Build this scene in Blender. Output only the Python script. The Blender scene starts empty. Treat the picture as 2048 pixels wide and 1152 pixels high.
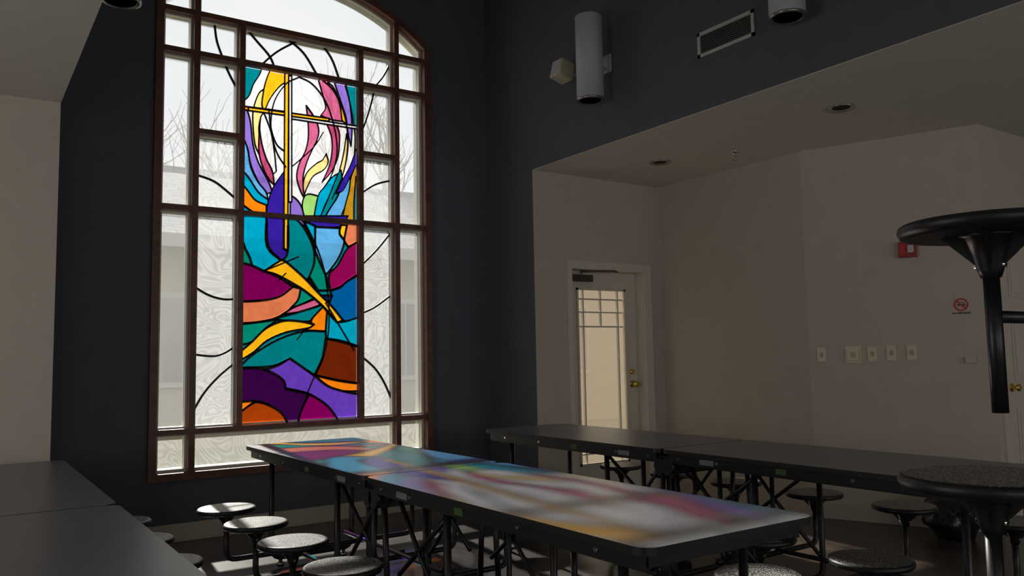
import bpy, math, random
from mathutils import Vector, Matrix, noise as mnoise
from mathutils.geometry import delaunay_2d_cdt
random.seed(7)
scene=bpy.context.scene
scene.view_settings.view_transform='Standard'
scene.view_settings.look='None'

# ------------------------------------------------------------------ materials
def s2l(c):
    return tuple(((x/255)/12.92 if x/255<=.04045 else ((x/255+.055)/1.055)**2.4) for x in c)
def mat(name,col,rough=.7,metal=0,spec=.5,noise=0,nscale=8,bump=0,bscale=60):
    m=bpy.data.materials.new(name); m.use_nodes=True
    nt=m.node_tree; b=nt.nodes['Principled BSDF']
    b.inputs['Base Color'].default_value=(*col,1); b.inputs['Roughness'].default_value=rough
    b.inputs['Metallic'].default_value=metal; b.inputs['Specular IOR Level'].default_value=spec
    tc=nt.nodes.new('ShaderNodeTexCoord')
    if noise:
        n=nt.nodes.new('ShaderNodeTexNoise'); n.inputs['Scale'].default_value=nscale; n.inputs['Detail'].default_value=4
        nt.links.new(tc.outputs['Object'],n.inputs['Vector'])
        r=nt.nodes.new('ShaderNodeValToRGB')
        r.color_ramp.elements[0].position=.3; r.color_ramp.elements[1].position=.7
        r.color_ramp.elements[0].color=(*[c*(1-noise) for c in col],1); r.color_ramp.elements[1].color=(*[min(1,c*(1+noise)) for c in col],1)
        nt.links.new(n.outputs['Fac'],r.inputs[0]); nt.links.new(r.outputs[0],b.inputs['Base Color'])
    if bump:
        n2=nt.nodes.new('ShaderNodeTexNoise'); n2.inputs['Scale'].default_value=bscale; n2.inputs['Detail'].default_value=3
        nt.links.new(tc.outputs['Object'],n2.inputs['Vector'])
        bp=nt.nodes.new('ShaderNodeBump'); bp.inputs['Strength'].default_value=bump; bp.inputs['Distance'].default_value=.002
        nt.links.new(n2.outputs['Fac'],bp.inputs['Height']); nt.links.new(bp.outputs[0],b.inputs['Normal'])
    return m
M_gray=mat('wall_slate_paint',(.088,.094,.113),.75,noise=.04,bump=.3,bscale=120)
M_beige=mat('wall_beige_paint',(.50,.44,.37),.8,noise=.03,bump=.3,bscale=120)
M_ceil=mat('ceiling_paint',(.66,.61,.55),.85,noise=.02,bump=.2)
M_base=mat('trim_cream_paint',(.50,.44,.36),.5,noise=.02)
M_white=mat('door_cream_paint',(.60,.54,.46),.5,noise=.02)
M_wood=mat('window_brown_wood',(.130,.045,.025),.45,noise=.35,nscale=14)
M_vinyl=mat('window_cream_frame',(.62,.60,.52),.5,noise=.03)
M_lead=mat('lead_came',(.006,.006,.007),.6)
M_black=mat('black_steel',(.010,.010,.011),.38,metal=0,noise=.2,nscale=30)
M_edge=mat('black_edge_band',(.008,.008,.009),.45)
M_top=mat('grey_laminate',(.150,.154,.166),.34,spec=.8,noise=.10,nscale=3)
M_chrome=mat('chrome',(.6,.6,.6),.2,metal=1)
M_sconce=mat('sconce_grey_metal',(.48,.48,.52),.45)
M_lampin=mat('lamp_reflector',(.45,.43,.40),.25,metal=.9)
M_dark=mat('dark_void',(.01,.01,.01),.8)
M_vent=mat('vent_paint',(.50,.50,.47),.5)
M_brass=mat('brass',(.75,.50,.12),.25,metal=1)
M_bronze=mat('bronze_closer',(.035,.028,.022),.45)
M_red=mat('alarm_red',(.28,.012,.012),.4)
M_lens=mat('strobe_lens',(.55,.5,.5),.15)
M_ivory=mat('ivory_plate',(.62,.55,.38),.4)
M_switch=mat('switch_toggle',(.40,.34,.22),.4)
M_signred=mat('sign_red',(.55,.02,.02),.5)
M_signwhite=mat('sign_white',(.75,.72,.66),.5)
M_signblack=mat('sign_black',(.02,.02,.02),.5)
M_green=mat('sticker_green',(.06,.12,.03),.5)
M_label=mat('sticker_white',(.20,.20,.20),.5)
M_rubber=mat('caster_rubber',(.05,.05,.055),.6)
M_bag=mat('black_plastic_bag',(.012,.012,.014),.3)
M_extwall=mat('exterior_siding',(.33,.29,.23),.9,noise=.08,nscale=1.5)
M_exttrim=mat('exterior_trim',(.36,.36,.33),.8)
M_extglass=mat('exterior_window_glass',(.10,.11,.12),.1)
M_bark=mat('bark',(.30,.28,.26),.95,noise=.2)
M_grass=mat('lawn',(.14,.14,.09),1,noise=.3,nscale=1)
# speckled seat
M_seat=mat('speckled_seat',(.02,.02,.02),.38)
nt=M_seat.node_tree; tc=nt.nodes.new('ShaderNodeTexCoord'); n=nt.nodes.new('ShaderNodeTexNoise'); n.inputs['Scale'].default_value=190; n.inputs['Detail'].default_value=1
r=nt.nodes.new('ShaderNodeValToRGB'); r.color_ramp.elements[0].position=.50; r.color_ramp.elements[0].color=(.014,.014,.015,1); r.color_ramp.elements[1].position=.60; r.color_ramp.elements[1].color=(.36,.35,.32,1)
nt.links.new(tc.outputs['Object'],n.inputs['Vector']); nt.links.new(n.outputs['Fac'],r.inputs[0]); nt.links.new(r.outputs[0],nt.nodes['Principled BSDF'].inputs['Base Color'])
bp=nt.nodes.new('ShaderNodeBump'); bp.inputs['Strength'].default_value=.5; bp.inputs['Distance'].default_value=.001
nt.links.new(n.outputs['Fac'],bp.inputs['Height']); nt.links.new(bp.outputs[0],nt.nodes['Principled BSDF'].inputs['Normal'])
# plank floor
M_floor=mat('vinyl_plank_floor',(.04,.035,.033),.27)
nt=M_floor.node_tree; tc=nt.nodes.new('ShaderNodeTexCoord'); mp=nt.nodes.new('ShaderNodeMapping'); mp.inputs['Rotation'].default_value=(0,0,math.pi/2)
bk=nt.nodes.new('ShaderNodeTexBrick'); bk.inputs['Scale'].default_value=1; bk.inputs['Brick Width'].default_value=1.2; bk.inputs['Row Height'].default_value=.16; bk.inputs['Mortar Size'].default_value=.002
bk.inputs['Color1'].default_value=(.040,.034,.033,1); bk.inputs['Color2'].default_value=(.066,.056,.053,1); bk.inputs['Mortar'].default_value=(.015,.012,.011,1)
nn=nt.nodes.new('ShaderNodeTexNoise'); nn.inputs['Scale'].default_value=3; nn.inputs['Detail'].default_value=6
mp2=nt.nodes.new('ShaderNodeMapping'); mp2.inputs['Scale'].default_value=(8,.8,1)
mx=nt.nodes.new('ShaderNodeMix'); mx.data_type='RGBA'; mx.blend_type='MULTIPLY'; mx.inputs[0].default_value=.6
rr=nt.nodes.new('ShaderNodeValToRGB'); rr.color_ramp.elements[0].color=(.45,.45,.45,1); rr.color_ramp.elements[1].color=(1.3,1.3,1.3,1)
L=nt.links.new
L(tc.outputs['Object'],mp.inputs[0]); L(mp.outputs[0],bk.inputs['Vector']); L(tc.outputs['Object'],mp2.inputs[0]); L(mp2.outputs[0],nn.inputs['Vector'])
L(nn.outputs['Fac'],rr.inputs[0]); L(bk.outputs['Color'],mx.inputs[6]); L(rr.outputs[0],mx.inputs[7]); L(mx.outputs[2],nt.nodes['Principled BSDF'].inputs['Base Color'])
# shingles
M_roof=mat('shingle_roof',(.15,.15,.16),.95)
nt=M_roof.node_tree; tc=nt.nodes.new('ShaderNodeTexCoord'); bk=nt.nodes.new('ShaderNodeTexBrick'); bk.inputs['Scale'].default_value=1; bk.inputs['Brick Width'].default_value=.35; bk.inputs['Row Height'].default_value=.16; bk.inputs['Mortar Size'].default_value=.012
bk.inputs['Color1'].default_value=(.18,.18,.20,1); bk.inputs['Color2'].default_value=(.26,.26,.275,1); bk.inputs['Mortar'].default_value=(.10,.10,.11,1)
nt.links.new(tc.outputs['Object'],bk.inputs['Vector']); nt.links.new(bk.outputs['Color'],nt.nodes['Principled BSDF'].inputs['Base Color'])

def glass(name,mixT,col=(1,1,1),attr=None,swirl=0,haze=(.8,.82,.82)):
    """clear/tinted glass: coloured straight-through part + a diffusing part"""
    m=bpy.data.materials.new(name); m.use_nodes=True; nt=m.node_tree; nt.nodes.clear(); L=nt.links.new
    out=nt.nodes.new('ShaderNodeOutputMaterial'); tr=nt.nodes.new('ShaderNodeBsdfTransparent'); tl=nt.nodes.new('ShaderNodeBsdfTranslucent'); mx=nt.nodes.new('ShaderNodeMixShader')
    tr.inputs[0].default_value=(*col,1); tl.inputs[0].default_value=(*haze,1); mx.inputs[0].default_value=mixT
    tc=nt.nodes.new('ShaderNodeTexCoord')
    if attr:
        a=nt.nodes.new('ShaderNodeVertexColor'); a.layer_name=attr
        n=nt.nodes.new('ShaderNodeTexNoise'); n.inputs['Scale'].default_value=9; n.inputs['Detail'].default_value=5; n.inputs['Distortion'].default_value=1.5
        L(tc.outputs['Object'],n.inputs['Vector'])
        r=nt.nodes.new('ShaderNodeValToRGB'); r.color_ramp.elements[0].position=.3; r.color_ramp.elements[1].position=.7; r.color_ramp.elements[0].color=(.80,.80,.80,1); r.color_ramp.elements[1].color=(1,1,1,1)
        L(n.outputs['Fac'],r.inputs[0])
        mu=nt.nodes.new('ShaderNodeMix'); mu.data_type='RGBA'; mu.blend_type='MULTIPLY'; mu.inputs[0].default_value=1
        L(a.outputs[0],mu.inputs[6]); L(r.outputs[0],mu.inputs[7]); L(mu.outputs[2],tr.inputs[0])
        m2=nt.nodes.new('ShaderNodeMix'); m2.data_type='RGBA'; m2.blend_type='MULTIPLY'; m2.inputs[0].default_value=1; m2.inputs[7].default_value=(*haze,1)
        L(mu.outputs[2],m2.inputs[6]); L(m2.outputs[2],tl.inputs[0])
    if swirl:
        w=nt.nodes.new('ShaderNodeTexNoise'); w.inputs['Scale'].default_value=2.4; w.inputs['Detail'].default_value=1.5; w.inputs['Distortion'].default_value=1.4
        L(tc.outputs['Object'],w.inputs['Vector'])
        mm=nt.nodes.new('ShaderNodeMath'); mm.operation='MULTIPLY'; mm.inputs[1].default_value=120; L(w.outputs['Fac'],mm.inputs[0])
        si=nt.nodes.new('ShaderNodeMath'); si.operation='SINE'; L(mm.outputs[0],si.inputs[0])
        mr=nt.nodes.new('ShaderNodeMapRange'); mr.inputs[1].default_value=-1; mr.inputs[2].default_value=1; mr.inputs[3].default_value=mixT-swirl; mr.inputs[4].default_value=mixT+swirl
        L(si.outputs[0],mr.inputs[0]); L(mr.outputs[0],mx.inputs[0])
    L(tr.outputs[0],mx.inputs[1]); L(tl.outputs[0],mx.inputs[2]); L(mx.outputs[0],out.inputs[0])
    return m
M_clear=glass('clear_glass',.24,(.92,.94,.94),haze=(.25,.255,.25))
M_text=glass('swirl_textured_glass',.55,(.80,.82,.83),swirl=.08,haze=(.235,.243,.247))
M_frost=glass('lower_hazed_glass',.36,(.78,.79,.76),swirl=.05,haze=(.27,.27,.25))
M_doorglass=glass('door_lite_glass',.05,(.80,.75,.67),haze=(.8,.72,.6))
M_art=glass('stained_glass',.46,attr='glass_colour',haze=(.43,.43,.43))

# ------------------------------------------------------------------ mesh builder
class MB:
    def __init__(s): s.v=[];s.f=[];s.m=[];s.sm=[];s.mats=[]
    def mi(s,m):
        if m not in s.mats: s.mats.append(m)
        return s.mats.index(m)
    def face(s,idx,m,sm=False): s.f.append(idx); s.m.append(s.mi(m)); s.sm.append(sm)
    def add(s,pts): 
        b=len(s.v); s.v+= [tuple(p) for p in pts]; return b
    def box(s,x0,x1,y0,y1,z0,z1,m,M=None):
        P=[Vector(p) for p in [(x0,y0,z0),(x1,y0,z0),(x1,y1,z0),(x0,y1,z0),(x0,y0,z1),(x1,y0,z1),(x1,y1,z1),(x0,y1,z1)]]
        if M: P=[M@p for p in P]
        b=s.add(P)
        for q in [(0,3,2,1),(4,5,6,7),(0,1,5,4),(1,2,6,5),(2,3,7,6),(3,0,4,7)]: s.face([b+i for i in q],m)
    def prism(s,poly,z0,z1,m,mside=None,M=None):
        n=len(poly); P=[Vector((x,y,z0)) for x,y in poly]+[Vector((x,y,z1)) for x,y in poly]
        if M: P=[M@p for p in P]
        b=s.add(P); mside=mside or m
        s.face([b+i for i in reversed(range(n))],mside); s.face([b+n+i for i in range(n)],m)
        for i in range(n):
            j=(i+1)%n; s.face([b+i,b+j,b+n+j,b+n+i],mside)
    def lathe(s,c,prof,m,n=32,axis='z',sm=True,mf=None):
        c=Vector(c); rings=[]
        for r,z in prof:
            pts=[]
            for k in range(n):
                a=2*math.pi*k/n; x,y=r*math.cos(a),r*math.sin(a)
                p={'z':(x,y,z),'x':(z,x,y),'y':(x,z,-y)}[axis]; pts.append(c+Vector(p))
            rings.append(s.add(pts))
        for i in range(len(rings)-1):
            a,b=rings[i],rings[i+1]; mm=mf[i] if mf else m
            for k in range(n):
                k2=(k+1)%n; s.face([a+k,a+k2,b+k2,b+k],mm,sm)
        s.face([rings[0]+k for k in reversed(range(n))],mf[0] if mf else m); s.face([rings[-1]+k for k in range(n)],mf[-1] if mf else m)
    def tube(s,pts,r,m,n=10,r2=None):
        pts=[Vector(p) for p in pts]; N=len(pts); up=None; rings=[]
        for i,p in enumerate(pts):
            t=(pts[min(i+1,N-1)]-pts[max(i-1,0)]).normalized()
            if up is None:
                up=Vector((0,0,1)) if abs(t.z)<.9 else Vector((1,0,0))
            a=(up-t*up.dot(t)).normalized(); b=t.cross(a); up=a
            rr=r if r2 is None else r+(r2-r)*i/(N-1)
            rings.append(s.add([p+a*rr*math.cos(2*math.pi*k/n)+b*rr*math.sin(2*math.pi*k/n) for k in range(n)]))
        for i in range(N-1):
            for k in range(n):
                k2=(k+1)%n; s.face([rings[i]+k,rings[i]+k2,rings[i+1]+k2,rings[i+1]+k],m,True)
        s.face([rings[0]+k for k in reversed(range(n))],m); s.face([rings[-1]+k for k in range(n)],m)
    def build(s,name,parent=None,loc=None,bevel=0):
        me=bpy.data.meshes.new(name); me.from_pydata(s.v,[],s.f); me.update()
        for m in s.mats: me.materials.append(m)
        for p,mi,sm in zip(me.polygons,s.m,s.sm): p.material_index=mi; p.use_smooth=sm
        ob=bpy.data.objects.new(name,me); scene.collection.objects.link(ob)
        if parent: ob.parent=parent
        if loc: ob.location=loc
        if bevel:
            b=ob.modifiers.new('bevel','BEVEL'); b.width=bevel; b.segments=2; b.limit_method='ANGLE'
        return ob
def empty(name,loc=(0,0,0)):
    e=bpy.data.objects.new(name,None); e.empty_display_size=.1; e.location=loc; scene.collection.objects.link(e); return e
def fillet(pts,r,n=5):
    pts=[Vector(p) for p in pts]; out=[pts[0]]
    for i in range(1,len(pts)-1):
        a=(pts[i-1]-pts[i]).normalized(); b=(pts[i+1]-pts[i]).normalized(); p0=pts[i]+a*r; p1=pts[i]+b*r
        for k in range(n+1):
            t=k/n; out.append(p0*(1-t)**2+pts[i]*2*t*(1-t)+p1*t*t)
    out.append(pts[-1]); return out
def simple(name,fn,parent=None,bevel=0):
    b=MB(); fn(b); return b.build(name,parent,bevel=bevel)

# ------------------------------------------------------------------ room dimensions
D=6.355; XL=.503; XR=4.091; YA=5.6215; ZS=2.90; XB=5.591; YC=4.016; XE=6.054; YE=2.849; YBK=-3.6; XW=-3.2; XEE=8.6
CX=2.325; TH=.16; ZW=4.66; ZRIDGE=5.45
simple('floor',lambda b:b.box(XW-.2,XEE+.2,YBK-.2,D+.16,-.12,0,M_floor))
# window wall with arched opening
def loop(a,R,zb,n=28,zc=2.746):
    zs=zc+math.sqrt(R*R-a*a); P=[(CX-a,zb),(CX+a,zb),(CX+a,zs)]
    th=math.asin(a/R)
    for k in range(1,n): 
        t=th-2*th*k/n; P.append((CX+R*math.sin(t),zc+R*math.cos(t)))
    P.append((CX-a,zs)); return P
def band(b,Po,Pi,y0,y1,m):
    n=len(Po); base=b.add([(x,y0,z) for x,z in Po]+[(x,y0,z) for x,z in Pi]+[(x,y1,z) for x,z in Po]+[(x,y1,z) for x,z in Pi])
    for i in range(n):
        j=(i+1)%n
        b.face([base+i,base+j,base+n+j,base+n+i],m); b.face([base+2*n+i,base+3*n+i,base+3*n+j,base+2*n+j],m)
        b.face([base+n+i,base+n+j,base+3*n+j,base+3*n+i],m); b.face([base+i,base+2*n+i,base+2*n+j,base+j],m)
def wall_win(b):
    A=loop(1.13,1.75,.46); n=len(A)
    x0,x1,z0,z1=XL-.16,XR+.16,-.0,5.7
    O=[(x0,z0),(x1,z0),(x1,A[2][1])]+[(x,z1) for x,z in A[3:-1]]+[(x0,A[-1][1])]
    O[3]=(x1,z1); O[-2]=(x0,z1)
    band(b,O,A,D,D+TH,M_gray)
simple('wall_north',wall_win)
# nave side walls (east/west): full height stub + high wall above aisle openings
def wall_e(b):
    b.box(XR,XR+.16,YA+.002,D,0,ZW+.1,M_gray); b.box(XR,XR+.16,YBK,YA+.002,ZS,ZW+.1,M_gray)
simple('wall_east_nave',wall_e)
def wall_w(b):
    b.box(XL-.16,XL,YA+.002,D,0,ZW+.1,M_gray); b.box(XL-.16,XL,YBK,YA+.002,ZS,ZW+.1,M_gray)
simple('wall_west_nave',wall_w)
# vaulted nave ceiling
def ceil_n(b):
    xm=(XL+XR)/2
    for (xa,za,xb,zb) in [(XL-.16,ZW-.03,xm,ZRIDGE),(xm,ZRIDGE,XR+.16,ZW-.03)]:
        q=b.add([(xa,YBK,za),(xb,YBK,zb),(xb,D+.1,zb),(xa,D+.1,za),(xa,YBK,za+.12),(xb,YBK,zb+.12),(xb,D+.1,zb+.12),(xa,D+.1,za+.12)])
        for f in [(0,3,2,1),(4,5,6,7),(0,1,5,4),(2,3,7,6),(1,2,6,5),(3,0,4,7)]: b.face([q+i for i in f],M_ceil)
simple('ceiling_nave',ceil_n)
simple('ceiling_east_aisle',lambda b:b.box(XR+.001,XEE,YBK,YA+.15,ZS-.004,ZS+.1,M_ceil))
simple('ceiling_west_aisle',lambda b:b.box(XW,XL-.001,YBK,YA+.15,ZS-.004,ZS+.1,M_ceil))
DX0,DX1,DZ=4.488,5.347,2.06
def wall_a(b):
    b.box(XR+.001,DX0,YA,YA+TH,0,ZS,M_beige); b.box(DX1,XB+TH,YA,YA+TH,0,ZS,M_beige); b.box(DX0,DX1,YA,YA+TH,DZ,ZS,M_beige)
simple('wall_door_alcove',wall_a)
simple('wall_west_alcove',lambda b:b.box(XW,XL-.001,YA,YA+TH,0,ZS,M_beige))
simple('wall_east_alcove',lambda b:b.box(XB,XB+TH,YC,YA+.001,0,ZS,M_beige))
cdir=Vector((XE-XB,YE-YC,0)); CL=cdir.length; cdir.normalize(); cn=Vector((cdir.y,-cdir.x,0))  # normal
if cn.x>0: cn=-cn
MC=Matrix.Translation((XB,YC,0))@Matrix(((cdir.x,-cn.x,0,0),(cdir.y,-cn.y,0,0),(0,0,1,0),(0,0,0,1)))  # local x along wall, local +y into wall
simple('wall_angled',lambda b:b.box(0,CL,0,TH,0,ZS,M_beige,MC))
simple('wall_east_return',lambda b:b.box(XE,XEE,YE,YE+TH,0,ZS,M_beige))
simple('wall_east',lambda b:b.box(XEE-.1,XEE,YBK,YE,0,ZS,M_beige))
WY0,WY1,WZ0,WZ1=1.6,4.4,.9,2.4  # opening added in the unseen west wall for the fill lamp
def wall_wst(b):
    b.box(XW,XW+.1,YBK,WY0,0,ZS,M_beige); b.box(XW,XW+.1,WY1,YA,0,ZS,M_beige); b.box(XW,XW+.1,WY0,WY1,0,WZ0,M_beige); b.box(XW,XW+.1,WY0,WY1,WZ1,ZS,M_beige)
simple('wall_west',wall_wst)
def added_win(b):
    for a,c in ((WY0,WY0+.06),(WY1-.06,WY1),(2.97,3.03)): b.box(XW+.02,XW+.08,a,c,WZ0,WZ1,M_vinyl)
    for a,c in ((WZ0,WZ0+.06),(WZ1-.06,WZ1)): b.box(XW+.02,XW+.08,WY0,WY1,a,c,M_vinyl)
simple('added_west_window',added_win)  # unseen window frame, added to go with the west fill lamp
def wall_s(b):
    b.box(XW,XEE,YBK-.15,YBK,0,.8,M_beige); b.box(XW,XEE,YBK-.15,YBK,2.5,5.7,M_beige)
    for x0,x1 in [(XW,-2.6),(-.3,.7),(3.7,4.6),(7.4,XEE)]: b.box(x0,x1,YBK-.15,YBK,.8,2.5,M_beige)
simple('wall_south',wall_s)
# baseboards
def bb(name,x0,x1,y0,y1,M=None):
    def f(b):
        b.box(x0,x1,y0,y1,0,.13,M_base,M)
    simple(name,f,bevel=.004)
bb('baseboard_north',XL,XR,D-.018,D)
bb('baseboard_east_nave',XR-.018,XR,YA,D-.018)
bb('baseboard_door_alcove_1',XR,4.435,YA-.018,YA); bb('baseboard_door_alcove_2',5.445,XB,YA-.018,YA)
bb('baseboard_east_alcove',XB-.018,XB,YC,YA-.018)
bb('baseboard_angled',0,CL,-.018,0,MC)
bb('baseboard_west_alcove',XW+.1,XL,YA-.018,YA)

# ------------------------------------------------------------------ stained-glass window
win=empty('window_1',(0,0,0))
def frame_wood(b):
    band(b,loop(1.152,1.772,.438),loop(1.098,1.718,.492),D-.035,D+.035,M_wood)
    for x in (1.470,3.155): b.box(x-.022,x+.022,D-.02,D+.035,.47,4.30,M_wood)
    for x in (1.814,2.816): b.box(x-.022,x+.022,D-.021,D+.034,.785,3.96,M_wood)
    for z in (.785,2.44,3.645): b.box(CX-1.12,CX+1.12,D-.022,D+.033,z-.02,z+.02,M_wood)
    b.box(CX-1.12,CX+1.12,D-.022,D+.033,3.94,3.98,M_wood)
    b.box(1.47,1.814,D-.019,D+.032,3.024,3.062,M_wood); b.box(2.816,3.155,D-.019,D+.032,3.024,3.062,M_wood)
simple('wood_mullions',frame_wood,win)
def frame_v(b):
    band(b,loop(1.125,1.745,.465),loop(1.075,1.695,.515),D+.035,D+.15,M_vinyl)
    for x in (1.470,3.155): b.box(x-.038,x+.038,D+.036,D+.12,.47,4.30,M_vinyl)
    for x in (1.814,2.816):
        b.box(x-.034,x-.002,D+.036,D+.12,.785,3.96,M_vinyl) if x<2 else b.box(x+.002,x+.034,D+.036,D+.12,.785,3.96,M_vinyl)
    for z in (.785,2.44,3.645,3.96):
        for xa,xb in ((CX-1.12,1.80),(2.83,CX+1.12)): b.box(xa,xb,D+.037,D+.119,z-.034,z+.034,M_vinyl)
    for z in (.785,3.96): b.box(1.8,2.83,D+.037,D+.119,z-.034,z+.034,M_vinyl)
    b.box(1.47,1.80,D+.037,D+.119,3.012,3.074,M_vinyl); b.box(2.83,3.155,D+.037,D+.119,3.012,3.074,M_vinyl)
simple('cream_sashes',frame_v,win)
YG=D+.075
def arch_z(x,R=1.73): return 2.746+math.sqrt(R*R-(x-CX)**2)
def pane(b,x0,x1,z0,z1,m,y=YG):
    q=b.add([(x0,y,z0),(x1,y,z0),(x1,y,z1),(x0,y,z1)]); b.face([q,q+1,q+2,q+3],m)
def clear(b):
    for x0,x1 in ((1.21,1.47),(3.155,3.44)):
        pane(b,x0,x1,.785,3.96,M_clear); pane(b,x0,x1,.48,.785,M_frost)
    pane(b,1.47,3.155,.48,.785,M_frost)
    pane(b,1.814,2.816,3.645,3.96,M_clear)
    pane(b,1.47,1.814,3.645,3.96,M_clear); pane(b,2.816,3.155,3.645,3.96,M_clear)
    pane(b,1.47,1.814,3.043,3.645,M_clear); pane(b,2.816,3.155,3.043,3.645,M_clear)
    n=20
    for k in range(n):
        xa=1.21+(3.44-1.21)*k/n; xb=1.21+(3.44-1.21)*(k+1)/n
        q=b.add([(xa,YG,3.96),(xb,YG,3.96),(xb,YG,arch_z(xb)),(xa,YG,arch_z(xa))]); b.face([q,q+1,q+2,q+3],M_clear)
simple('clear_panes',clear,win)
def textured(b):
    for x0,x1 in ((1.47,1.814),(2.816,3.155)):
        pane(b,x0,x1,.785,2.44,M_text); pane(b,x0,x1,2.44,3.043,M_text)
simple('textured_panes',textured,win)

# tracing of the artwork (drawing coordinates) rectified onto the glass plane
def plate(u,v):
    x=(u-1024)/1632.8; y=(576-v)/1632.8
    dx=.56342+.82548*x-.03374*y; dy=.82159-.56413*x-.08211*y; dz=.08681-.01854*x+.99605*y
    return (D*dx/dy, 1.2685+D*dz/dy)
def smooth(pts,closed=True,n=4):
    P=[Vector(p) for p in pts]; N=len(P); out=[]
    def corner(i):
        if not closed and i in (0,N-1): return True
        a=(P[i]-P[i-1]); b=(P[(i+1)%N]-P[i])
        if a.length<1e-6 or b.length<1e-6: return True
        return a.angle(b)>math.radians(48)
    C=[corner(i) for i in range(N)]
    for i in range(N if closed else N-1):
        j=(i+1)%N; p1,p2=P[i],P[j]
        p0=P[i-1] if not C[i] else p1*2-p2 ; p3=P[(j+1)%N] if not C[j] else p2*2-p1
        for k in range(n):
            t=k/n
            out.append(.5*((2*p1)+(p2-p0)*t+(2*p0-5*p1+4*p2-p3)*t*t+(3*p1-p0-3*p2+p3)*t**3))
    if not closed: out.append(P[-1])
    return out
C=dict(teal=(0,128,140),cyan=(0,165,205),lblue=(95,175,235),blue=(0,95,170),navy=(20,45,120),indigo=(52,30,160),purple=(100,60,190),lilac=(140,112,208),
 dpur=(55,5,70),mag=(125,0,90),mag2=(150,10,90),yel=(255,190,25),pale=(255,222,140),orange=(250,135,15),salmon=(225,125,85),brown=(110,35,8),rust=(165,62,8),pink=(190,72,118),rose=(210,100,145),green=(0,140,120),lgreen=(160,215,120),white=(236,236,240),olive=(190,140,30))
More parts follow.
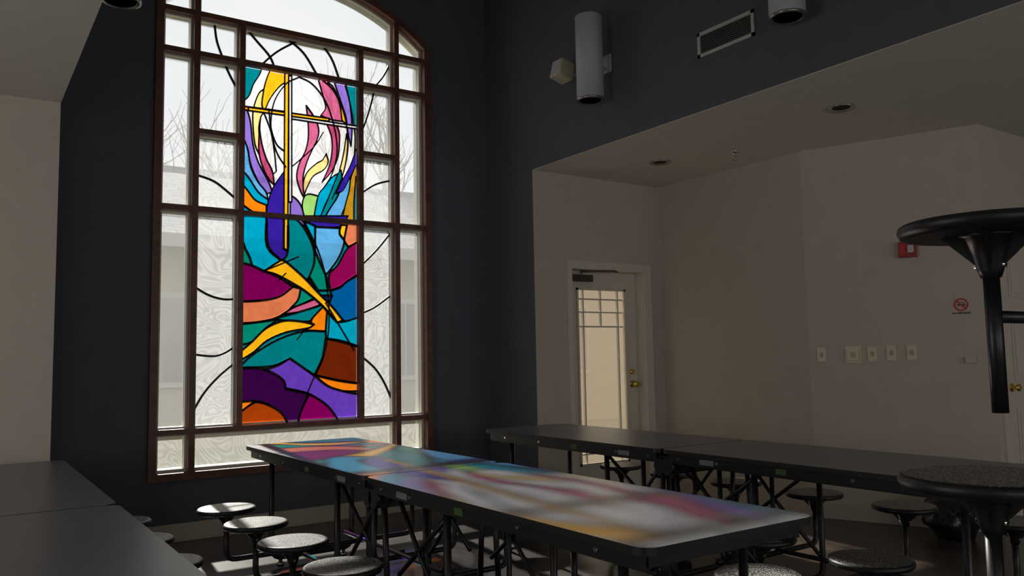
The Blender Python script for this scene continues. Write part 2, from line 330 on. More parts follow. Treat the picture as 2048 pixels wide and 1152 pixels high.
S=[ # painter order
('white',[(480,120),(730,120),(730,450),(480,450)]),
('teal',[(480,430),(730,430),(730,860),(480,860)]),
# upper left
('teal',[(480,120),(528,120),(524,142),(510,165),(500,190),(480,205)]),
('lilac',[(480,205),(496,212),(504,240),(509,285),(520,322),(540,360),(548,382),(535,386),(518,358),(504,325),(497,290),(480,262)]),
('lblue',[(480,255),(497,290),(505,332),(520,362),(538,388),(536,430),(515,415),(500,385),(480,355)]),
('cyan',[(480,330),(500,352),(520,382),(541,398),(536,425),(510,402),(480,372)]),
('orange',[(480,355),(498,378),(514,398),(536,408),(536,428),(510,422),(480,400)]),
('cyan',[(480,402),(510,422),(540,428),(540,450),(480,450)]),
('yel',[(548,128),(575,140),(576,160),(560,172),(543,195),(531,222),(527,205),(531,175),(538,150)]),
('pale',[(531,222),(527,205),(531,175),(520,185),(510,215),(509,245),(513,285),(521,305),(523,280),(521,255),(524,235)]),
('white',[(524,235),(531,222),(545,260),(552,300),(556,340),(545,350),(530,310),(523,280)]),
('pink',[(522,252),(527,285),(536,315),(548,340),(552,368),(541,356),(529,332),(521,300)]),
# top right
('lilac',[(668,150),(692,160),(703,200),(708,250),(706,290),(701,270),(694,228),(682,190)]),
('teal',[(692,150),(730,155),(730,320),(712,318),(714,270),(706,215)]),
('yel',[(668,178),(682,196),(694,225),(698,245),(688,238),(676,215)]),
('rose',[(640,155),(668,168),(683,205),(688,240),(664,236),(645,228),(655,212),(650,190)]),
('pale',[(697,265),(700,290),(694,330),(684,362),(672,385),(680,350),(690,310)]),
('pink',[(655,240),(676,244),(683,268),(680,310),(667,340),(648,362),(662,330),(668,298),(666,268)]),
('rose',[(616,208),(630,228),(640,250),(640,270),(630,293),(618,320),(610,350),(611,375),(614,398),(604,378),(597,352),(602,325),(614,300),(620,275),(620,245)]),
('pale',[(656,305),(660,322),(650,338),(630,350),(618,372),(612,388),(610,365),(618,342),(636,325),(648,318)]),
# bottom of upper half
('indigo',[(578,332),(566,348),(550,372),(540,400),(536,430),(537,450),(578,450),(579,390)]),
('lilac',[(584,388),(596,396),(606,410),(614,436),(612,450),(584,450)]),
('lgreen',[(612,392),(622,386),(640,390),(636,410),(630,440),(614,438),(608,412)]),
('cyan',[(640,390),(652,372),(668,352),(680,345),(672,372),(655,405),(642,440),(630,440)]),
('teal',[(680,345),(686,338),(688,365),(676,395),(660,420),(650,440),(640,440),(656,405)]),
('lblue',[(688,362),(700,350),(706,362),(700,395),(688,425),(682,440),(650,440),(664,415),(680,390)]),
('indigo',[(716,296),(706,325),(696,345),(686,362),(676,385),(690,378),(704,352),(716,330),(730,330),(730,296)]),
('olive',[(718,325),(706,352),(702,380),(694,410),(686,450),(712,450),(716,380),(730,360),(730,320)]),
('teal',[(716,350),(730,350),(730,450),(712,450),(712,400)]),
# lower half
('cyan',[(480,430),(536,430),(537,490),(566,520),(532,541),(512,535),(498,508),(488,480),(480,470)]),
('green',[(480,478),(490,490),(502,512),(508,532),(480,524)]),
('indigo',[(537,430),(578,430),(579,502),(566,520),(540,490)]),
('teal',[(580,430),(604,444),(622,472),(632,500),(632,525),(622,552),(606,572),(566,520),(579,502)]),
('green',[(632,494),(646,522),(655,548),(660,580),(640,580),(622,552),(632,525)]),
('indigo',[(600,430),(700,430),(690,452),(640,456),(622,452)]),
('lblue',[(634,452),(694,455),(692,485),(682,512),(664,538),(655,548),(640,515),(632,490)]),
('cyan',[(612,440),(634,450),(634,495),(622,468)]),
('salmon',[(694,455),(706,440),(730,440),(730,480),(700,492),(692,478)]),
('yel',[(686,448),(698,448),(692,478),(683,465)]),
('mag2',[(730,478),(700,494),(680,528),(662,548),(664,580),(684,572),(700,560),(730,540)]),
('blue',[(664,580),(684,574),(700,560),(730,545),(730,640),(694,642),(655,608),(668,592)]),
('navy',[(636,590),(668,590),(664,602),(652,606)]),
('mag',[(480,522),(508,530),(532,541),(560,552),(590,572),(588,585),(560,594),(525,600),(480,602)]),
('salmon',[(480,602),(525,600),(562,592),(590,572),(606,576),(600,598),(580,620),(552,636),(515,644),(480,646)]),
('green',[(606,576),(622,556),(640,590),(610,606),(584,616),(600,598)]),
('rose',[(568,628),(590,614),(615,604),(640,594),(650,606),(625,616),(598,624)]),
('teal',[(552,636),(598,624),(650,608),(646,622),(620,642),(570,640)]),
('orange',[(650,612),(662,626),(655,662),(614,660),(625,648),(628,636)]),
('cyan',[(658,622),(676,640),(694,642),(730,630),(730,696),(690,682),(654,676)]),
('green',[(480,648),(515,644),(560,638),(535,655),(508,682),(480,690)]),
('teal',[(480,735),(510,708),(560,678),(610,662),(655,662),(656,690),(646,722),(632,750),(605,732),(580,718),(545,732)]),
('yel',[(480,706),(508,682),(535,656),(570,641),(605,642),(632,648),(618,656),(575,664),(538,680),(510,704),(480,722)]),
('yel',[(530,541),(566,518),(578,524),(614,556),(640,584),(668,612),(690,640),(678,644),(650,612),(618,584),(590,566),(556,548)]),
('brown',[(655,676),(690,684),(730,697),(730,768),(680,760),(634,750),(648,718)]),
('orange',[(632,750),(680,761),(730,768),(730,782),(690,782),(655,772)]),
('purple',[(530,740),(560,730),(583,716),(606,732),(634,752),(660,772),(690,782),(730,790),(730,860),(680,850),(660,815),(622,788),(573,776),(570,764)]),
('dpur',[(480,736),(530,738),(568,758),(575,778),(622,788),(606,822),(598,860),(584,860),(570,832),(545,812),(515,803),(480,812)]),
('mag',[(622,788),(648,803),(668,822),(684,850),(684,860),(596,860),(606,822)]),
('orange',[(480,804),(515,801),(500,812),(480,828)]),
('rust',[(480,828),(500,812),(518,804),(545,812),(570,830),(582,860),(480,860)]),
# cross
('white',[(580,228),(716,249),(716,255),(580,234)]),
('orange',[(480,208),(580,221),(580,229),(480,215)]),
('yel',[(500,211),(662,234),(662,240),(500,218)]),
('white',[(581,148),(587,148),(587,402),(581,402)]),
('yel',[(573,145),(581,145),(579,500),(571,496)]),
]
PX0,PX1,PZ0,PZ1=1.836,2.794,.805,3.625
extra=[ # free lead lines inside the coloured panel
[(600,150),(628,165),(655,200),(672,250),(678,300),(668,345),(650,375)],
[(600,152),(575,165),(552,200),(545,250),(556,300),(575,332)],
[(640,150),(672,180),(694,232),(699,290),(690,345),(668,395)],
[(541,215),(545,252),(556,285),(572,300)],
[(650,262),(632,290),(600,320),(588,330)],
[(612,440),(640,500),(656,560),(662,640),(652,710),(625,770),(598,846)],
[(530,541),(600,512)],[(655,604),(712,700)],[(560,560),(575,545)],[(598,678),(612,660)],
]
def poly2(pts): return [Vector(plate(*p)) for p in smooth(pts)]
polys=[(c,poly2(p)) for c,p in S]
cv=[];ce=[]
rect=[Vector((PX0,PZ0)),Vector((PX1,PZ0)),Vector((PX1,PZ1)),Vector((PX0,PZ1))]
for P in [rect]+[p for _,p in polys]:
    b0=len(cv); cv+=P; ce+=[(b0+i,b0+(i+1)%len(P)) for i in range(len(P))]
ov,oe,of,*_=delaunay_2d_cdt(cv,ce,[],0,1e-5)
def inside(p,P):
    c=False; j=len(P)-1
    for i in range(len(P)):
        a,b=P[i],P[j]
        if (a.y>p.y)!=(b.y>p.y) and p.x<(b.x-a.x)*(p.y-a.y)/(b.y-a.y)+a.x: c=not c
        j=i
    return c
tri=[];own=[];edge={}
for f in of:
    c=(ov[f[0]]+ov[f[1]]+ov[f[2]])/3
    if not (PX0<c.x<PX1 and PZ0<c.y<PZ1): continue
    k=len(polys)-1
    while k>0 and not inside(c,polys[k][1]): k-=1
    tri.append(f); own.append(k)
    for i in range(3):
        e=tuple(sorted((f[i],f[(i+1)%3]))); edge.setdefault(e,[]).append(k)
me=bpy.data.meshes.new('stained_glass_panel'); me.from_pydata([(v.x,YG-.03,v.y) for v in ov],[],[list(f) for f in tri]); me.materials.append(M_art)
ca=me.color_attributes.new('glass_colour','FLOAT_COLOR','CORNER')
for p,k in zip(me.polygons,own):
    col=s2l(C[polys[k][0]])
    for li in p.loop_indices: ca.data[li].color=(*col,1)
me.update()
ob=bpy.data.objects.new('stained_glass_panel',me); scene.collection.objects.link(ob); ob.parent=win
def leads(b):
    def seg(p,q,w,y):
        d=(q-p); l=d.length
        if l<1e-5: return
        d/=l; nrm=Vector((-d.y,d.x)); p=p-d*.003; q=q+d*.003
        c=[p+nrm*w,q+nrm*w,q-nrm*w,p-nrm*w]
        a=b.add([(v.x,y-.008,v.y) for v in c]+[(v.x,y+.008,v.y) for v in c])
        b.face([a,a+1,a+2,a+3],M_lead); b.face([a+7,a+6,a+5,a+4],M_lead)
        for i in range(4): j=(i+1)%4; b.face([a+i,a+4+i,a+4+j,a+j],M_lead)
    for e,ks in edge.items():
        if len(ks)==2 and ks[0]!=ks[1]:
            seg(ov[e[0]],ov[e[1]],.0080 if plate(600,440)[1]>ov[e[0]].y else .0050,YG-.03)
    def line(pts,w,y,x0,x1):
        P=[Vector(plate(*p)) for p in smooth(pts,False,6)]
        for p,q in zip(P,P[1:]):
            if x0<p.x<x1 and x0<q.x<x1: seg(p,q,w,y)
    for l in extra: line(l,.005,YG-.03,PX0,PX1)
    side=[[(433,35),(438,75),(450,110),(462,140),(480,175)],[(394,345),(430,358),(455,376),(482,400)],[(390,570),(420,588),(450,597),(478,597)],[(386,708),(430,712),(455,705),(478,690)],[(386,832),(410,790),(440,755),(476,724)],
     [(492,45),(520,78),(545,108),(556,135)],[(522,130),(560,98),(610,72)],[(575,68),(612,100),(640,145)],[(640,72),(668,110),(684,152)],
     [(796,100),(775,145),(750,175)],[(757,170),(742,225),(722,280)],[(795,357),(758,366),(722,388)],[(793,457),(760,498),(722,536)],[(793,586),(755,614),(722,629)],[(722,706),(755,735),(775,765),(793,806)]]
    for l in side: line(l,.0075,YG-.006,1.3,3.3)
simple('lead_lines',leads,win)

# ------------------------------------------------------------------ glazed door
door=empty('door_1',(0,0,0))
def d1(b):
    y0,y1=YA+.10,YA+.145; g0,g1,gz0,gz1=4.62,5.205,.31,1.90
    b.box(DX0+.005,g0,y0,y1,.01,DZ-.005,M_white); b.box(g1,DX1-.005,y0,y1,.01,DZ-.005,M_white); b.box(g0,g1,y0,y1,.01,gz0,M_white); b.box(g0,g1,y0,y1,gz1,DZ-.005,M_white)
    for (a,c,e,f) in [(g0,g0+.02,gz0,gz1),(g1-.02,g1,gz0,gz1),(g0,g1,gz0,gz0+.02),(g0,g1,gz1-.02,gz1)]: b.box(a,c,y0-.012,y0,e,f,M_white)
    for x in (g0+.085,g1-.085): b.box(x-.007,x+.007,y0+.004,y0+.026,gz0,gz1,M_vinyl)
    b.box(4.905,4.919,y0+.004,y0+.026,1.55,gz1,M_vinyl)
    for z in (1.80,1.55,.41): b.box(g0,g1,y0+.005,y0+.027,z-.007,z+.007,M_vinyl)
    b.box(g0,g1,y0+.005,y0+.027,1.675,1.687,M_vinyl)
    b.box(g0,g1,y0+.030,y0+.032,gz0,gz1,M_doorglass)
simple('slab',d1,door)
def d1t(b):
    b.box(4.437,DX0,YA-.02,YA,0,DZ+.07,M_white); b.box(DX1,5.440,YA-.02,YA,0,DZ+.07,M_white); b.box(DX0,DX1,YA-.02,YA,DZ,DZ+.07,M_white)
    b.box(DX0-.001,DX0+.003,YA,YA+.15,0,DZ,M_white); b.box(DX1-.003,DX1+.001,YA,YA+.15,0,DZ,M_white); b.box(DX0,DX1,YA,YA+.15,DZ-.003,DZ+.001,M_white)
simple('door_frame',d1t,door,bevel=.003)
def d1k(b):
    b.lathe((5.27,YA+.10,1.016),[(.032,0),(.032,-.008),(.012,-.012),(.012,-.035),(.026,-.042),(.030,-.055),(.022,-.068),(.004,-.070)],M_brass,20,'y')
    b.lathe((5.27,YA+.10,1.13),[(.026,0),(.026,-.012),(.018,-.018)],M_brass,20,'y')
simple('knob',d1k,door)
def d1c(b):
    b.box(4.53,4.78,YA+.045,YA+.10,1.955,2.015,M_bronze); b.tube([(4.66,YA+.06,2.02),(4.66,YA+.06,2.045),(4.93,YA-.06,2.05),(5.05,YA+.02,2.055)],.008,M_bronze)
simple('door_closer',d1c,door,bevel=.004)
door2=empty('door_2',(0,0,0))
def d2(b):
    x0,x1=6.20,7.10; y=YE
    b.box(x0-.08,x0,y-.02,y,0,2.12,M_white); b.box(x1,x1+.08,y-.02,y,0,2.12,M_white); b.box(x0,x1,y-.02,y,2.04,2.12,M_white)
    b.box(x0,x1,y-.008,y+.0,0.01,2.04,M_white)
    for (px0,px1) in ((x0+.12,x0+.41),(x0+.49,x1-.12)):
        for z0,z1 in ((.2,.85),(1.05,1.55),(1.65,1.93)):
            b.box(px0,px1,y-.014,y-.008,z0,z1,M_white); b.box(px0+.03,px1-.03,y-.019,y-.014,z0+.03,z1-.03,M_white)
    b.lathe((x0+.06,y-.008,1.0),[(.03,0),(.03,-.008),(.012,-.012),(.012,-.035),(.028,-.045),(.024,-.06),(.004,-.064)],M_brass,20,'y')
simple('panel_slab',d2,door2,bevel=.002)

# ------------------------------------------------------------------ fixtures
def sconce(loc,side):
    e=empty('cylinder_wall_light',loc)
    b=MB(); b.lathe((0,0,0),[(.103,.012),(.103,.65),(.098,.655)],M_sconce,40)
    b.lathe((0,0,0),[(.103,.012),(.105,.006),(.105,-.003),(.088,-.003),(.080,.02),(.070,.0105)],M_lampin,40)
    b.build('housing',e)
    b=MB(); s=side; b.box(min(s*.09,s*.168),max(s*.09,s*.168),-.03,.03,.27,.34,M_sconce); b.box(min(s*.155,s*.17),max(s*.155,s*.17),-.06,.06,.24,.38,M_sconce)
    b.build('wall_bracket',e,bevel=.004)
    b=MB(); 
    for k in range(6):
        r=.08-.012*k; b.lathe((0,0,0),[(r,-.001+.004*k),(r-.004,-.001+.004*k)],M_lampin,30)
    b.lathe((0,0,0),[(.06,.0),(.03,.018)],M_lens,24)
    b.build('lamp_reflector_rings',e)
for y in (4.62,2.85,1.08): sconce((XR-.171,y,3.205),1); sconce((XL+.171,y,3.205),-1)
def vent(b):
    y0,y1,z0,z1=3.215,3.685,3.262,3.432; x=XR
    for a,c,e,f in ((y0,y1,z0,z0+.022),(y0,y1,z1-.022,z1),(y0,y0+.022,z0,z1),(y1-.022,y1,z0,z1)): b.box(x-.012,x,a,c,e,f,M_vent)
    b.box(x-.002,x-.0005,y0,y1,z0,z1,M_dark)
    for k in range(9):
        z=z0+.03+k*.0138; q=b.add([(x-.010,y0+.02,z),(x-.010,y1-.02,z),(x-.002,y1-.02,z+.007),(x-.002,y0+.02,z+.007)]); b.face([q,q+1,q+2,q+3],M_vent)
simple('air_vent',vent)
def emerg(b):
    M=Matrix.Translation((XR,4.98,3.555))
    b.box(-.10,0,-.05,.05,-.02,.02,M_vent,M)
    M2=M@Matrix.Translation((-.135,0,-.01))@Matrix.Rotation(.25,4,'Y'); b.box(-.08,.05,-.065,.065,-.07,.07,M_ivory,M2); b.box(-.084,-.08,-.055,.055,-.058,.058,M_vent,M2)
simple('wall_speaker',emerg,bevel=.006)
def downlight(loc):
    b=MB(); b.lathe((0,0,0),[(.086,-.002),(.090,-.010),(.086,-.014),(.070,-.009),(.062,-.006)],M_lampin,36); b.lathe((0,0,0),[(.060,-.0055),(.055,-.007)],M_dark,30)
    b.build('recessed_downlight',None,loc)
for p in [(4.83,3.13,ZS),(4.858,4.85,ZS),(4.83,1.41,ZS),(-.22,4.85,ZS),(-.22,3.13,ZS)]: downlight(p)
def spr(b):
    b.lathe((5.14,4.30,ZS),[(.035,.004),(.035,-.010),(.012,-.014),(.010,-.035)],M_chrome,20); b.tube([(5.128,4.30,ZS-.03),(5.124,4.30,ZS-.05),(5.14,4.30,ZS-.065)],.003,M_chrome,6); b.tube([(5.152,4.30,ZS-.03),(5.156,4.30,ZS-.05),(5.14,4.30,ZS-.065)],.003,M_chrome,6)
    b.lathe((5.14,4.30,ZS-.065),[(.006,0),(.022,-.002),(.022,-.005),(.004,-.006)],M_chrome,16)
simple('ceiling_fire_sprinkler',spr)
# items on the angled wall (local: s along wall, -y out of wall, z up)
def alarm(b):
    b.box(.69,.812,-.045,0,1.968,2.085,M_red,MC); b.box(.755,.797,-.062,-.045,2.0,2.055,M_lens,MC); b.box(.70,.74,-.049,-.045,1.985,2.07,M_signred,MC)
simple('fire_alarm_strobe',alarm,bevel=.005)
sg=empty('no_smoking_sign',(0,0,0))
def sign(b):
    cx,cz=1.075,1.600; n=40
    def ring(r0,r1,y,m):
        q=b.add([MC@Vector((cx+r*math.cos(2*math.pi*k/n),y,cz+r*math.sin(2*math.pi*k/n))) for r in (r0,r1) for k in range(n)])
        for k in range(n): b.face([q+k,q+(k+1)%n,q+n+(k+1)%n,q+n+k],m)
    ring(.036,.047,-.003,M_signred)
    b.box(cx-.026,cx+.018,-.0020,-.0012,cz-.007,cz+.003,M_signblack,MC)
    b.box(cx+.020,cx+.027,-.0020,-.0012,cz-.007,cz+.003,M_signblack,MC)
    b.tube([MC@Vector(p) for p in [(cx+.022,-.002,cz+.006),(cx+.018,-.002,cz+.013),(cx+.006,-.002,cz+.014),(cx+.000,-.002,cz+.022)]],.0018,M_signblack,6)
    R=MC@Matrix.Translation((cx,0,cz))@Matrix.Rotation(math.radians(45),4,'Y'); b.box(-.040,.040,-.0035,-.0025,-.0045,.0045,M_signred,R)
simple('prohibition_symbol',sign,sg)
tcv=bpy.data.curves.new('sign_text','FONT'); tcv.body='NO SMOKING'; tcv.size=.019; tcv.align_x='CENTER'; tcv.extrude=.0005; tcv.offset=.0004; tcv.materials.append(M_signblack)
to=bpy.data.objects.new('sign_text',tcv); scene.collection.objects.link(to); to.parent=sg
to.matrix_world=MC@Matrix.Translation((1.075,-.002,1.533))@Matrix.Rotation(math.pi/2,4,'X')
def plate_sw(s,z,w,h,name,kind='toggle'):
    def f(b):
        b.box(s-w/2,s+w/2,-.007,0,z-h/2,z+h/2,M_ivory,MC)
        if kind=='toggle': b.box(s-.006,s+.006,-.018,-.007,z-.012,z+.012,M_switch,MC); b.box(s-.012,s+.012,-.008,-.007,z-.02,z+.02,M_switch,MC)
        else:
            b.box(s-w*.36,s+w*.36,-.028,-.007,z-h*.36,z+h*.36,M_ivory,MC); b.box(s-.02,s+.02,-.030,-.028,z-.02,z+.02,M_switch,MC)
    simple(name,f,bevel=.002)
plate_sw(.093,1.258,.066,.11,'light_switch'); plate_sw(.463,1.258,.066,.11,'light_switch'); plate_sw(.596,1.262,.066,.11,'light_switch'); plate_sw(.735,1.262,.066,.11,'light_switch')
plate_sw(.327,1.254,.115,.125,'thermostat','t'); 
def sm(b): b.box(1.08,1.15,-.028,0,1.18,1.225,M_base,MC)
simple('wall_sensor',sm,bevel=.003)
def outlet(b):
    b.box(XR-.006,XR,5.965,6.035,.43,.545,M_ivory)
    for z in (.465,.51): b.box(XR-.008,XR-.006,5.985,6.015,z-.013,z+.013,M_switch)
simple('wall_outlet',outlet,bevel=.001)

# ------------------------------------------------------------------ mobile stool tables
W=.762
def rrect(x0,x1,y0,y1,r=.055,n=6):
    P=[]
    for cx,cy,a0 in ((x1-r,y1-r,0),(x0+r,y1-r,90),(x0+r,y0+r,180),(x1-r,y0+r,270)):
        for k in range(n+1):
            a=math.radians(a0+90*k/n); P.append((cx+r*math.cos(a),cy+r*math.sin(a)))
    return P
def seat_geo(b,c,sp=True):
    x,y,z=c
    b.lathe((x,y,z),[(.150,-.030),(.162,-.026),(.167,-.016),(.165,-.006),(.158,-.001),(.150,0)],M_seat,48,mf=[M_edge,M_edge,M_edge,M_edge,M_seat,M_seat])
    b.lathe((x,y,z),[(.019,-.115),(.024,-.10),(.032,-.07),(.046,-.034),(.060,-.029)],M_black,20)
    for a in range(4):
        R=Matrix.Translation((x,y,z))@Matrix.Rotation(a*math.pi/2+.4,4,'Z')
        q=b.add([R@Vector(p) for p in [(.015,-.003,-.10),(.085,-.003,-.03),(.015,-.003,-.03),(.015,.003,-.10),(.085,.003,-.03),(.015,.003,-.03)]])
        for f in ((0,1,2),(5,4,3),(0,3,4,1),(1,4,5,2)): b.face([q+i for i in f],M_black)
    b.tube([(x,y-.03,z-.09),(x,y+.03,z-.09)],.006,M_chrome,8)
OFF=.607; SY=(.30,.87,1.43)
_t={}
def make_meshes(L):
    # tops
    b=MB(); b.prism(rrect(-W/2,W/2,.006,L),.718,.742,M_top,M_edge); _t['top']=b
    b=MB()
    for sx in (-1,1):
        x=sx*(W/2-.045); b.box(x-.015,x+.015,.05,L-.05,.668,.718,M_black)
        b.box(x-.024*sx-.006,x-.024*sx+.006,.04,L-.04,.655,.666,M_black)
    for y in (.05,L*.5,L-.06): b.box(-W/2+.05,W/2-.05,y-.015,y+.015,.675,.718,M_black)
    # legs: bent U tubes at end and mid, tied by low rails
    for y in (.58,L-.22):
        b.tube(fillet([(-.27,y,.70),(-.27,y,.05),(.27,y,.05),(.27,y,.70)],.07),.0165,M_black,10)
        for x in (-.27,.27): b.lathe((x*.78,y,0),[(.022,0),(.022,.018),(.012,.022),(.012,.045)],M_chrome,14)
    for x in (-.22,.22): b.tube(fillet([(x,.30,.66),(x,.30,.15),(x,L-.22,.15)],.06),.013,M_black,8)
    # diagonal folding braces and hinge hardware at the seam
    for x in (-.25,.25):
        b.tube([(x,.62,.67),(x,.10,.30)],.011,M_black,8); b.tube([(x,.06,.69),(x,.30,.42),(x,.58,.16)],.011,M_black,8)
    b.box(-.33,.33,.0,.07,.60,.70,M_black); b.lathe((-.33,.03,.64),[(.045,-.02),(.045,.02)],M_black,20,'x'); b.lathe((.33,.03,.64),[(.045,-.02),(.045,.02)],M_black,20,'x')
    for x in (-.30,.30):
        b.tube([(x,.05,.62),(x,.09,.10)],.015,M_black,8); b.box(x-.022,x+.022,.055,.125,.075,.125,M_black)
        b.lathe((x,.09,.052),[(.020,-.018),(.050,-.016),(.050,.016),(.020,.018)],M_rubber,24,'x'); b.lathe((x,.09,.052),[(.012,-.022),(.012,.022)],M_chrome,12,'x')
    # stool yokes: column - bend - cross tube
    for y in SY:
        b.tube(fillet([(-OFF,y,.34),(-OFF,y,.13),(OFF,y,.13),(OFF,y,.34)],.06),.016,M_black,10)
        for x in (-.25,.25): b.tube([(x,y,.13),(x,y,.17)],.018,M_black,8)
    # edge bolts + stickers
    for sx in (-1,1):
        xo=sx*(W/2-.030)+sx*.0005
        for y in (.12,.40,1.2,L-.25): b.lathe((xo,y,.694),[(.009,-.003),(.009,.003)],M_chrome,12,'x')
        for (y0,y1,m) in ((.78,.84,M_green),(.28,.38,M_label)):
            b.box(xo-.0012,xo+.0012,y0,y1,.678,.706,m)
    _t['frame']=b
    b=MB()
    for y in SY:
        for sx in (-1,1): seat_geo(b,(sx*OFF,y,.435))
    _t['stools']=b
make_meshes(1.868)
first={}
def table(cx,ys,sl=1.0,rot=False):
    e=empty('mobile_stool_table',(cx,ys,0))
    for h,a in ((1,0),(2,math.pi)):
        for nm in ('top','frame','stools'):
            if nm in first: ob=bpy.data.objects.new({'top':'tabletop','frame':'folding_frame','stools':'stool_seats'}[nm]+'_%d'%h,first[nm]); scene.collection.objects.link(ob); ob.parent=e
            else:
                ob=_t[nm].build({'top':'tabletop','frame':'folding_frame','stools':'stool_seats'}[nm]+'_%d'%h,e); first[nm]=ob.data
            ob.rotation_euler=(0,0,a)
    return e
table(1.968,3.557); table(.546-W/2,3.50); table(3.726,3.43)

# folded table parked at the right: vertical tops with level stools
fe=empty('folded_stool_table',(0,0,0))
def ft(b):
    for x0 in (2.19,2.33):
        M=Matrix(((0,0,1,x0),(1,0,0,0),(0,1,0,0),(0,0,0,1)))
        b.prism(rrect(.08,.84,.16,1.98),0,.024,M_top,M_edge,M)
simple('vertical_tabletops',ft,fe)
FX,FY=1.712,.800
def ff(b):
    for y in (.14,.78): b.box(2.15,2.188,y-.015,y+.015,.30,1.85,M_black)
    for z in (.35,1.0,1.75): b.box(2.14,2.17,.12,.80,z-.02,z+.02,M_black)
    # upper stool arm
    b.tube([(FX,FY,1.42),(FX,FY,1.145)],.0155,M_black,14); b.tube([(FX,FY,1.335),(2.16,FY,1.335)],.0125,M_black,12)
    b.tube([(FX,FY+.03,.92),(FX,FY+.03,.62)],.0155,M_black,14); b.tube([(FX,FY+.03,.70),(2.16,FY+.03,.70)],.0125,M_black,12)
    for z in (1.335,.70): b.tube([(FX+.0,FY-.52,z+.1),(FX,FY-.52,z-.2)],.0155,M_black,12); b.tube([(FX,FY-.52,z),(2.16,FY-.52,z)],.0125,M_black,12)
    for x in (2.12,2.48):
        for y in (.18,.74):
            b.lathe((x,y,.055),[(.02,-.018),(.055,-.016),(.055,.016),(.02,.018)],M_rubber,24,'x'); b.tube([(x,y,.06),(x,y,.32)],.015,M_black)
    for y in (.18,.74): b.box(2.10,2.50,y-.015,y+.015,.28,.32,M_black)
simple('parked_frame',ff,fe)
def fs(b):
    for (y,z) in ((FY,1.528),(FY+.03,1.022),(FY-.52,1.528),(FY-.52,1.022)): seat_geo(b,(FX,y,z))
simple('parked_stools',fs,fe)

# crumpled black bag on the floor by the angled wall
def bag(b):
    n,m=36,22; rows=[]
    for j in range(m+1):
        ph=math.pi*j/m; pts=[]
        for i in range(n):
            th=2*math.pi*i/n; d=Vector((math.sin(ph)*math.cos(th),math.sin(ph)*math.sin(th),math.cos(ph)))
            r=1+.28*mnoise.noise(d*2.2)+.16*abs(mnoise.noise(d*6))+.05*mnoise.noise(d*14)
            p=Vector((5.70,3.02,.15))+Vector((d.x*.17*r,d.y*.17*r,d.z*.165*r)); p.z=max(p.z,.001); pts.append(p)
        rows.append(b.add(pts))
    for j in range(m):
        for i in range(n):
            k=(i+1)%n; b.face([rows[j]+i,rows[j+1]+i,rows[j+1]+k,rows[j]+k],M_bag,True)
simple('black_bag',bag)

# ------------------------------------------------------------------ exterior
simple('exterior_ground',lambda b:b.box(-40,60,D+.2,70,-.3,-.15,M_grass))
eb=empty('neighbouring_building',(0,0,0))
def ext(b):
    b.box(-14,34,14.6,21,-.2,3.35,M_extwall)
    for k in range(9):
        x=-9+k*4.1
        b.box(x-.6,x+.6,14.54,14.6,.9,2.5,M_exttrim); b.box(x-.5,x-.03,14.52,14.54,1,2.4,M_extglass); b.box(x+.03,x+.5,14.52,14.54,1,2.4,M_extglass)
    b.box(-14.5,34.5,13.95,14.1,3.2,3.42,M_exttrim)
simple('siding_walls',ext,eb)
def roofm(b):
    q=b.add([(-14.5,0,0),(34.5,0,0),(34.5,4.6,0),(-14.5,4.6,0),(-14.5,0,-.12),(34.5,0,-.12),(34.5,4.6,-.12),(-14.5,4.6,-.12)])
    for f in [(0,1,2,3),(7,6,5,4),(0,4,5,1),(2,6,7,3)]: b.face([q+i for i in f],M_roof)
o=simple('shingled_roof',roofm,eb); o.location=(0,13.95,3.42); o.rotation_euler=(math.atan2(2.0,4.05),0,0)
o2=simple('shingled_roof_back',roofm,eb); o2.location=(20,22.1,3.42); o2.rotation_euler=(math.atan2(2.0,4.05),0,math.pi)
def tree(loc,h,seed):
    rnd=random.Random(seed); b=MB()
    def br(p,d,l,r,dep):
        pts=[p]; q=p.copy(); dd=d.copy()
        for _ in range(4):
            dd=(dd+Vector((rnd.uniform(-.18,.18),rnd.uniform(-.18,.18),rnd.uniform(-.05,.12)))).normalized(); q=q+dd*l/4; pts.append(q.copy())
        b.tube(pts,r,M_bark,5 if dep>1 else 8,r*.6)
        if dep>=5: return
        for k in range(3 if dep<4 else 2):
            t=rnd.choice((2,3,4)); nd=(dd+Vector((rnd.uniform(-1,1),rnd.uniform(-1,1),rnd.uniform(-.2,.7)))*.75).normalized()
            br(pts[t],nd,l*rnd.uniform(.6,.8),r*.55,dep+1)
    br(Vector((0,0,-.2)),Vector((0,0,1)),h*.33,h*.014,0)
    return b.build('bare_tree',None,loc)
tree((11.2,22.6,0),14,3); tree((3.6,24,0),14,5); tree((7.6,26,0),12.5,11)

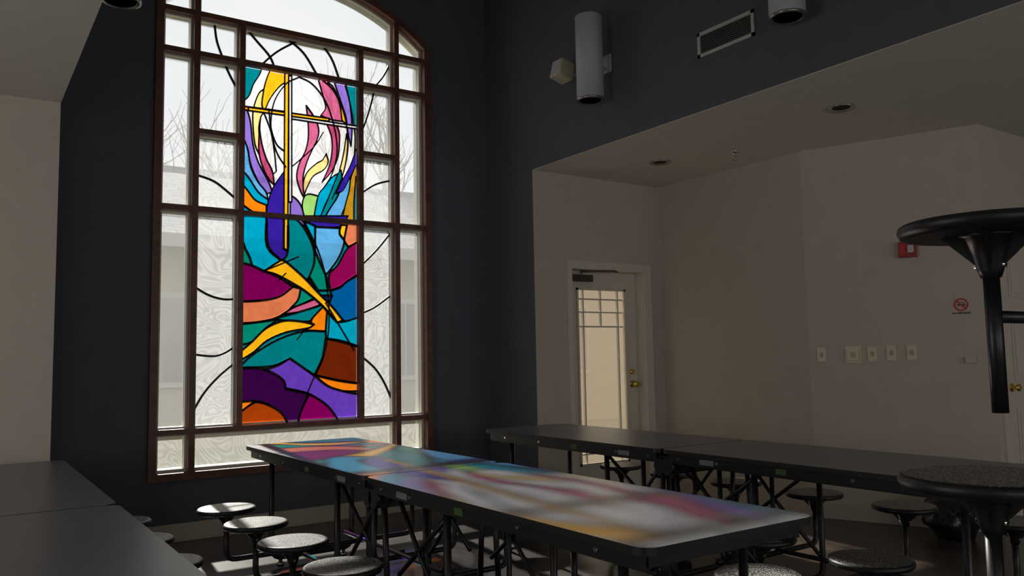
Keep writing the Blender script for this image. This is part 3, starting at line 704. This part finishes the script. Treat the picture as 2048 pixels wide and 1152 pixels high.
# ------------------------------------------------------------------ light
w=bpy.data.worlds.new('overcast_sky'); scene.world=w; w.use_nodes=True; nt=w.node_tree; bg=nt.nodes['Background']
tc=nt.nodes.new('ShaderNodeTexCoord'); nn=nt.nodes.new('ShaderNodeTexNoise'); nn.inputs['Scale'].default_value=3; nn.inputs['Detail'].default_value=5
r=nt.nodes.new('ShaderNodeValToRGB'); r.color_ramp.elements[0].position=.35; r.color_ramp.elements[1].position=.65
r.color_ramp.elements[0].color=(.80,.83,.88,1); r.color_ramp.elements[1].color=(.95,.96,.98,1)
nt.links.new(tc.outputs['Generated'],nn.inputs['Vector']); nt.links.new(nn.outputs['Fac'],r.inputs[0]); nt.links.new(r.outputs[0],bg.inputs[0]); bg.inputs[1].default_value=.98
sd=Vector((-.10,-1,-.63)).normalized()
sl=bpy.data.lights.new('sun','SUN'); sl.energy=16; sl.angle=math.radians(1.2); sl.color=(1,.95,.86)
so=bpy.data.objects.new('sun',sl); scene.collection.objects.link(so); so.rotation_euler=sd.to_track_quat('-Z','Y').to_euler(); so.location=(0,30,20)
def area(name,loc,dirv,sx,sy,e,col=(1,.98,.95),portal=False):
    l=bpy.data.lights.new(name,'AREA'); l.shape='RECTANGLE'; l.size=sx; l.size_y=sy; l.energy=e; l.color=col
    if portal: l.cycles.is_portal=True
    o=bpy.data.objects.new(name,l); scene.collection.objects.link(o); o.location=loc; o.rotation_euler=Vector(dirv).to_track_quat('-Z','Z').to_euler()
area('window_portal',(CX,D+.22,2.45),(0,-1,0),2.3,4.1,1,portal=True)
for i,x in enumerate((-1.45,2.2,6.0)): area('south_fill_light',(x,YBK+.02,1.65),(0,1,0),2.2,1.6,15)  # fill lamps added behind the camera to lift the interior
area('west_fill_light',(XW+.12,3.0,1.65),(1,0,0),2.7,1.4,27)  # unseen fill lamp added to brighten the left tables and alcove walls

# ------------------------------------------------------------------ camera
cd=bpy.data.cameras.new('camera'); cd.sensor_width=36; cd.lens=1632.8/2048*36; cd.clip_start=.05; cd.clip_end=300
co=bpy.data.objects.new('camera',cd); scene.collection.objects.link(co)
y,t,rr_=math.radians(34.4394),math.radians(4.98),math.radians(-1.0665)
F=Vector((math.sin(y)*math.cos(t),math.cos(y)*math.cos(t),math.sin(t))); R=Vector((math.cos(y),-math.sin(y),0)); U=R.cross(F)
R2=R*math.cos(rr_)+U*math.sin(rr_); U2=-R*math.sin(rr_)+U*math.cos(rr_)
m=Matrix((( R2.x,U2.x,-F.x,0),(R2.y,U2.y,-F.y,0),(R2.z,U2.z,-F.z,1.2685),(0,0,0,1))); co.matrix_world=m
scene.camera=co
